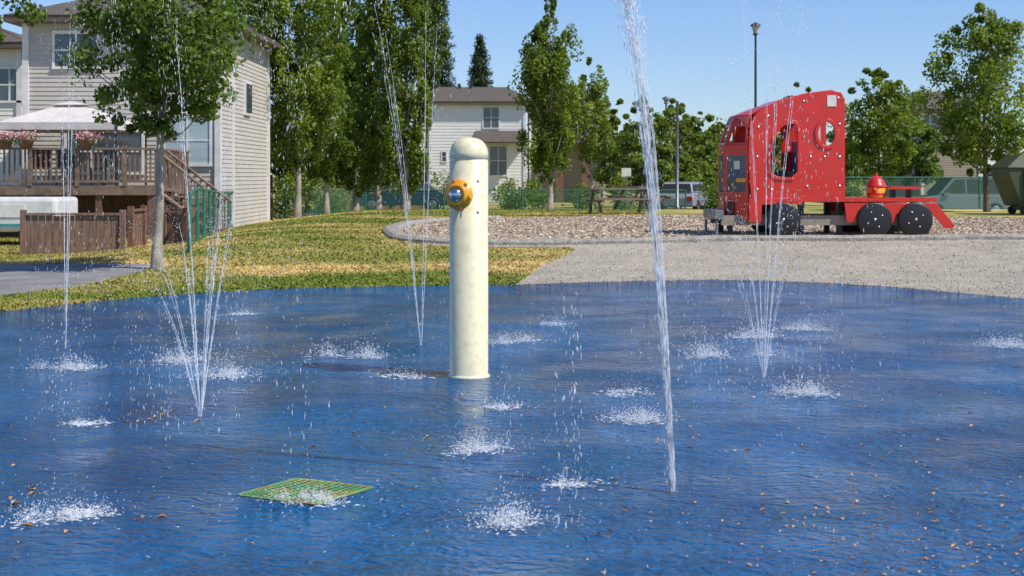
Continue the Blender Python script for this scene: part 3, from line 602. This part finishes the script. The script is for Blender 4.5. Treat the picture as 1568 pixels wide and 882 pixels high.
def nz_(py,k):
    base=1146 if py>170 else 1150+ (186-py)*1.1
    pxn={0:base,1:base-30,2:base-30,3:base}[k]; yy={0:0.02,1:.38,2:DW-.38,3:DW-.02}[k]
    a_,c_=T(pxn+ (0 if k in(0,3) else max(0,(215-py))*.45),py); return Vector((a_,yy,c_))
rows=[335,303,232,222,190,178,165]
for i in range(len(rows)-1):
    for k in range(3):
        A,B_,C_,D_=nz_(rows[i],k),nz_(rows[i],k+1),nz_(rows[i+1],k+1),nz_(rows[i+1],k)
        if rows[i]==222:
            for (u0,u1,v0,v1) in ((0,.12,0,1),(.88,1,0,1),(.12,.88,.88,1),(.12,.88,0,.1)):
                def pt(u,v): return (A.lerp(B_,u)).lerp(D_.lerp(C_,u),v)
                b.quad(pt(u0,v0),pt(u1,v0),pt(u1,v1),pt(u0,v1),0)
        elif rows[i]==303:
            def pt(u,v): return (A.lerp(B_,u)).lerp(D_.lerp(C_,u),v)
            for (u0,u1,v0,v1,mi_) in ((0,.1,0,1,0),(.9,1,0,1,0),(.1,.9,0,.12,0),(.1,.9,.92,1,0),(.1,.9,.12,.34,1),(.1,.5,.34,.42,2),(.5,.9,.34,.42,1),(.1,.9,.42,.62,4),(.1,.35,.62,.92,1),(.35,.6,.62,.8,3),(.6,.9,.62,.8,1),(.35,.9,.8,.92,1)):
                b.quad(pt(u0,v0),pt(u1,v0),pt(u1,v1),pt(u0,v1),mi_)
            if k==0:
                c_=pt(.5,.22); b.lathe([(.075,0),(.07,.02),(0,.03)],c_,(-.55,-.8,0),n=14,mi=2)
        else: b.quad(A,B_,C_,D_,0)
for i,(p0,p1) in enumerate(zip([(1173,165),(1195,154),(1235,144)],[(1195,154),(1235,144),(1275,139)])):
    a0=T(*p0);a1=T(*p1); b.quad((a0[0],.02,a0[1]-.01),(a0[0],DW-.02,a0[1]-.01),(a1[0],DW-.02,a1[1]-.01),(a1[0],.02,a1[1]-.01),0)
ob=b.build('cab_nose_and_roof',[m_red,m_navy,m_yel,m_bolt,mat('mural_blue',(.02,.06,.20),.2,c2=(.01,.02,.06),ns=8,coat=.5)],truck); so=ob.modifiers.new('s','SOLIDIFY'); so.thickness=.03
b=MB()
for px,py in [(1158,290),(1158,240),(1160,195),(1230,155),(1285,190),(1285,240),(1285,285),(1235,285),(1180,290),(1230,210),(1175,178),(1283,150),(1240,240),(1262,240)]:
    a_,c_=T(px,py); b.lathe([(.026,0),(.023,.012),(0,.018)],(a_,-.022,c_),(0,-1,0),n=10)
b.build('bolts',m_bolt,truck)
b=MB(); a0=T(1266,146);a1=T(1280,163); b.box(a0[0],a1[0],-.034,-.028,a1[1],a0[1]); b.build('label_plate',m_trim,truck)
b=MB()
a0=T(1146,303);a1=T(1436,309); b.box(a0[0],a1[0],-.03,DW+.03,a1[1],a0[1],0)
for yy in (.10,DW-.16):
    a0=T(1105,330);a1=T(1300,345); b.box(a0[0],a1[0],yy,yy+.06,a1[1],a0[1],1)
a0=T(1300,326);a1=T(1430,345); b.box(a0[0],a1[0],.10,.15,a1[1],a0[1],1); b.box(a0[0],a1[0],DW-.15,DW-.1,a1[1],a0[1],1)
for px in (1120,1230,1290,1370,1425):
    for yy in (.18,DW-.25): a_=T(px,330); b.box(a_[0]-.05,a_[0]+.05,yy,yy+.08,-.05,T(0,309.5)[1],2)
b.build('bed_and_chassis',[m_red,mat('weathered_beam',(.32,.28,.22),.9),m_blk],truck)
for yy in (-.02,DW+.02):
    panel('rear_skirt',[[T(*q_) for q_ in [(1293,311),(1434,311),(1463,346),(1458,350),(1448,349),(1424,322),(1404,308.9),(1372,328),(1368,341),(1362,341),(1358,322),(1337,311.5),(1314,322),(1310,340),(1296,340)]]],.03,m_red,at(yy),truck)
    panel('front_skirt',[[T(*q_) for q_ in [(1146,304),(1228,304),(1226,312),(1165,313),(1164,340),(1146,340)]]],.03,m_red,at(yy),truck)
for px in (1197,1338,1401):
    for yy in (-.075,DW+.075):
        a_,_=T(px,0); b=MB(); r_=.325; b.lathe([(0,-.035),(r_-.03,-.035),(r_-.01,-.028),(r_,-.01),(r_,.03),(0,.035)],(a_,yy,r_-.01),(0,1,0),n=36)
        b.lathe([(.03,-.005),(.028,.012),(0,.016)],(a_,yy-.035 if yy<0 else yy+.035,r_),(0,-1 if yy<0 else 1,0),n=10,mi=1)
        for k in range(4): t=k*math.pi/2+.5; b.lathe([(.018,-.005),(.016,.01),(0,.012)],(a_+.15*math.cos(t),yy-.035,r_+.15*math.sin(t)),(0,-1,0),n=8,mi=1)
        b.build('wheel',[m_blk,m_bolt],truck)
b=MB(); a0=T(1094,322);a1=T(1108,336); b.box(a0[0],a1[0],.05,DW-.05,a1[1],a0[1],0); b.tube((T(1098,0)[0],.1,T(0,338)[1]),(T(1098,0)[0],.1,0),.03); b.tube((T(1098,0)[0],DW-.1,T(0,338)[1]),(T(1098,0)[0],DW-.1,0),.03)
b.build('bumper',[mat('bumper_grey',(.25,.26,.28),.4,metal=.4)],truck,bevel=.02)
b=MB(); b.box(T(1128,0)[0],T(1240,0)[0],.3,DW-.1,T(0,300)[1],T(0,262)[1],0); b.box(T(1236,0)[0],T(1250,0)[0],.25,DW-.1,T(0,300)[1],T(0,215)[1],1)
b.lathe([(.13,0),(.15,.02),(.13,.04)],(T(1192,0)[0],.35,T(0,245)[1]),(1,0,.5),n=20,mi=2); b.tube((T(1192,0)[0],.35,T(0,245)[1]),(T(1165,0)[0],.35,T(0,275)[1]),.02,mi=2)
b.box(T(1252,0)[0],T(1268,0)[0],DW-.5,DW-.46,T(0,300)[1],T(0,180)[1],1); b.box(T(1269,0)[0],T(1274,0)[0],DW-.5,DW-.46,T(0,300)[1],T(0,180)[1],3)
b.build('cab_interior',[m_blk,m_blue,m_yel,m_trim],truck)
b=MB(); cx,_=T(1353,0); zz=T(0,303)[1]
b.lathe([(.16,0),(.17,.02),(.175,.17),(.15,.20),(0,.20)],(cx,.45,zz),n=20,mi=1); b.lathe([(.178,.05),(.184,.06),(.184,.08),(.178,.09)],(cx,.45,zz),n=20,mi=0)
b.lathe([(.19,.20),(.19,.22),(.165,.25),(.15,.30),(.11,.36),(.05,.40),(0,.41)],(cx,.45,zz),n=20,mi=0); b.lathe([(.19,.20),(0,.20)],(cx,.45,zz+.002),n=20,mi=0); b.lathe([(.05,-.16),(.05,-.19),(0,-.2)],(cx-.03,.45,zz+.14),(.3,1,0),n=10,mi=0)
b.tube((cx,.45,zz+.40),(cx,.45,zz+.46),.03,mi=0)
a0=T(1370,286);a1=T(1416,290); b.box(a0[0],a1[0],.2,.9,a1[1],a0[1],0); b.box(a0[0]+.1,a0[0]+.15,.4,.6,zz,a1[1],2); b.box(a1[0]-.15,a1[0]-.1,.4,.6,zz,a1[1],2)
b.build('beacon_and_bench',[m_red,m_yel,m_blk],truck)
# ---------------- picnic table
px_,py_=site(950,328); pt_=empty('picnic_table',(px_,py_,h(px_,py_)),R(12)); m_tw=mat('weathered_wood',(.20,.16,.12),.85,c2=(.12,.10,.08),ns=5,sc=(.4,3,3))
b=MB()
for k in range(5): b.box(-1,1,-.38+k*.155,-.24+k*.155,.72,.765)
for yy in (-.82,.62): b.box(-1,1,yy,yy+.22,.42,.465)
for xx in (-.75,.75):
    b.box(xx-.04,xx+.04,-.84,.86,.36,.42); b.box(xx-.04,xx+.04,-.36,.38,.66,.72)
    for s_ in (-1,1): b.tube((xx,s_*.25,.7),(xx,s_*.62,0),.05,n=4,sm=False)
b.build('boards_and_legs',m_tw,pt_)
px2,py2=site(985,322); e2=empty('picnic_table',(px2,py2+1.5,h(px2,py2+1.5)),R(-75)); o=bpy.data.objects.new('boards_and_legs',bpy.data.objects['boards_and_legs'].data); link(o,e2)
# ---------------- cars
def car(loc,rz,paint,L_=4.5,Ht=1.45,suv=False):
    r=empty('parked_car',loc,rz); mp_=mat('car_paint',paint,.25,coat=1.,c2=tuple(v*.9 for v in paint)); W2=.88; b=MB()
    if suv: bot=[(-L_/2,.35),(-L_/2,.75),(-L_/2+.15,.98),(L_/2-1.15,1.0),(L_/2-.1,.86),(L_/2,.6),(L_/2,.35)]; top=[(-L_/2+.12,.98),(-L_/2+.38,Ht-.05),(-L_/2+.7,Ht),(.45,Ht-.02),(1.15,.99)]
    else: bot=[(-L_/2,.3),(-L_/2,.7),(-L_/2+.12,.88),(-L_/2+.8,.92),(L_/2-1.25,.9),(L_/2-.12,.72),(L_/2,.5),(L_/2,.28)]; top=[(-L_/2+.6,.91),(-L_/2+1.25,Ht-.07),(-.2,Ht),(.3,Ht-.05),(1.1,.9)]
    def ext(pl,w0,w1,mi,zref):
        n=len(pl); v=[]
        for sg in (-1,1):
            for (x_,z_) in pl: ww=w0+(w1-w0)*max(0,(z_-zref[0])/(zref[1]-zref[0])); v.append((x_,sg*ww,z_))
        b.add(v,[tuple(range(n)),tuple(reversed(range(n,2*n)))]+[(i,n+i,n+(i+1)%n,(i+1)%n) for i in range(n)],mi)
    ext(bot,W2,W2-.04,0,(.3,1.)); ext(top,W2-.06,W2-.22,0,(.9,Ht)); b.build('body',mp_,r,bevel=.05)
    b=MB()
    def glass(pl,sg):
        v=[]
        for x_,z_ in pl: ww=(W2-.06)+(-.16)*max(0,(z_-.9)/(Ht-.9)); v.append((x_,sg*(ww+.012),z_))
        b.add(v,[tuple(range(len(v)))],0)
    for sg in (-1,1):
        if suv: A_=[(-L_/2+.28,1.06),(-L_/2+.5,Ht-.14),(-.95,Ht-.12),(-.95,1.06)]; B_=[(-.88,1.06),(-.88,Ht-.12),(-.08,Ht-.12),(-.08,1.06)]; C_=[(0,1.06),(0,Ht-.12),(.42,Ht-.14),(.95,1.06)]; G=[A_,B_,C_]
        else: G=[[(-1.45,.96),(-1.0,Ht-.14),(-.2,Ht-.1),(-.2,.96)],[(-.13,.96),(-.13,Ht-.1),(.25,Ht-.14),(.9,.96)]]
        for g_ in G: glass(g_,sg)
    (xa,za),(xb,zb)=top[-2],top[-1]; wa=W2-.26; wb=W2-.14
    b.quad((xa+.1,-wa,za-.06),(xa+.1,wa,za-.06),(xb,wb,zb+.05),(xb,-wb,zb+.05)); (xa,za),(xb,zb)=top[0],top[1]; b.quad((xa+.0,-wb,za+.07),(xa,wb,za+.07),(xb-.06,wa,zb-.05),(xb-.06,-wa,zb-.05))
    b.build('windows',m_dark if suv else m_glass,r); b=MB()
    for xx in (-L_/2+.85,L_/2-.85):
        for sg in (-1,1):
            b.lathe([(0,0),(.17,0),(.2,.0),(.24,.02),(.32,.02),(.33,0),(.33,-.2),(0,-.2)],(xx,sg*(W2+.01),.33),(0,sg,0),n=22,mi=0); b.lathe([(.19,.012),(.17,.022),(.05,.03),(0,.03)],(xx,sg*(W2+.01),.33),(0,sg,0),n=14,mi=1)
    b.build('wheels',[m_dark,m_bolt],r); b=MB()
    for sg in (-1,1):
        b.box(L_/2-.12,L_/2+.01,sg*.62-.18,sg*.62+.18,.56,.68,0); b.box(-L_/2-.01,-L_/2+.1,sg*.66-.14,sg*.66+.14,.62,.82,1); b.box(.75,.95,sg*(W2-.02)-.1,sg*(W2-.02)+.1,.95,1.08,2)
    b.build('lights_and_mirrors',[m_trim,m_red,mp_],r); return r
car((X(618,66),66,-.12),math.pi,(.02,.035,.08))
car((X(1468,60),60,-.25),math.pi+.05,(.16,.19,.18),4.2,1.75,True)
car((X(1052,68),68,-.25),1.2,(.35,.37,.40),4.4,1.5,True)
car((X(1120,70),70,-.25),0,(.08,.03,.03))
car((X(1535,67),67,-.25),math.pi,(.75,.75,.75),4.6,1.95,True)
# ---------------- lamps and posts
m_post=mat('grey_metal',(.22,.23,.23),.45,metal=.6); m_postd=mat('dark_metal',(.05,.06,.06),.5,metal=.3)
def lamp(px,d,top,r=.06,m=m_postd):
    x=X(px,d); g=h(x,d); zt=Z(top,d)-g; b=MB(); b.lathe([(r*2,0),(r*2,.3),(r,.4),(r*.7,zt-.5),(r*.7,zt-.45),(r*2.2,zt-.40),(r*1.2,zt-.36)],n=12); b.lathe([(r*1.3,zt-.36),(r*2.6,zt-.12)],n=12,mi=1); b.lathe([(r*3.4,zt-.12),(r*3,zt-.06),(r,zt),(0,zt+.03)],n=12); b.lathe([(0,zt-.12),(r*3.4,zt-.12)],n=12)
    b.build('street_lamp',[m,mat('lamp_glass',(.5,.5,.48),.3)],loc=(x,d,g))
lamp(1157,50,35,.055); lamp(1020,85,148,.08,m_post)
b=MB(); d=48; x=X(1037,d); g=h(x,d); b.lathe([(.09,0),(.09,.1),(.055,.12),(.05,Z(157,d)-g),(.07,Z(157,d)-g+.02),(0,Z(157,d)-g+.07)],n=12); b.build('metal_post',m_post,loc=(x,d,g))
b=MB(); d=60; x=X(959,d); g=h(x,d); b.tube((0,0,0),(0,0,2.1),.04); b.box(-.2,.2,-.045,-.03,1.75,2.1,1); b.build('path_sign',[m_post,m_trim],loc=(x,d,g))
dx_=X(1560,41); g=h(dx_,41); m_ol=mat('olive_steel',(.07,.085,.035),.55,c2=(.05,.06,.03),ns=4,bump=.3,bs=10); b=MB()
v=[]
for (x0,x1,z) in ((-.15,1.9,.25),(-.55,2.1,1.2),(-.55,2.1,1.35)):
    for a_,c_ in ((x0,-.7),(x1,-.7),(x1,.8),(x0,.8)): v.append((a_,c_,z))
f=[(3,2,1,0),(8,9,10,11)]+[(k*4+j,k*4+(j+1)%4,k*4+4+(j+1)%4,k*4+4+j) for k in range(2) for j in range(4)]; b.add(v,f)
b.add([(-.6,-.75,1.352),(2.15,-.75,1.352),(2.15,.85,1.352),(-.6,.85,1.352),(-.1,-.4,1.72),(1.9,-.4,1.72),(1.9,.7,1.72),(-.1,.7,1.72)],[(0,1,5,4),(1,2,6,5),(2,3,7,6),(3,0,4,7),(4,5,6,7)])
for k in range(4): b.box(-.1+k*.6,0+k*.6,-.78,-.6,.25,1.3)
for a_ in (0,1.7): b.tube((a_,-.5,.12),(a_,-.4,.12),.12,n=12,mi=1); b.tube((a_,.5,.12),(a_,.6,.12),.12,n=12,mi=1); b.box(a_-.03,a_+.03,-.5,.6,.12,.26)
b.build('dumpster',[m_ol,m_dark],loc=(dx_,41,g),bevel=.02)
# ---------------- light, sky, camera
sc=bpy.context.scene; w_=bpy.data.worlds.new('World'); sc.world=w_; w_.use_nodes=True; N=w_.node_tree.nodes; L=w_.node_tree.links
sk=N.new('ShaderNodeTexSky'); sk.sky_type='NISHITA'; sk.sun_disc=False; sk.sun_elevation=R(51); sk.sun_rotation=R(117.8); sk.air_density=1.0; sk.dust_density=.15; sk.ozone_density=3.5
mu=N.new('ShaderNodeMix'); mu.data_type='RGBA'; mu.blend_type='MULTIPLY'; mu.inputs[0].default_value=1; mu.inputs[7].default_value=(.85,.96,1.24,1); L.new(sk.outputs[0],mu.inputs[6])
L.new(mu.outputs[2],N['Background'].inputs[0]); N['Background'].inputs[1].default_value=.115
sl=bpy.data.lights.new('sun','SUN'); sl.energy=5; sl.angle=R(.5); sl.color=(1,.95,.86); so=bpy.data.objects.new('sun',sl); link(so)
so.rotation_euler=(-Vector((1.27,-.67,1.79))).to_track_quat('-Z','Y').to_euler()
cd=bpy.data.cameras.new('camera'); cd.lens=50; cd.sensor_width=36; cd.shift_y=-171/1568; cd.clip_end=6000; cd.dof.use_dof=True; cd.dof.focus_distance=10.5; cd.dof.aperture_fstop=8
co=bpy.data.objects.new('camera',cd); link(co); co.location=(0,0,EYE); co.rotation_euler=(R(90),0,0); sc.camera=co
sc.view_settings.view_transform='Standard'; sc.view_settings.look='None'; sc.view_settings.exposure=0
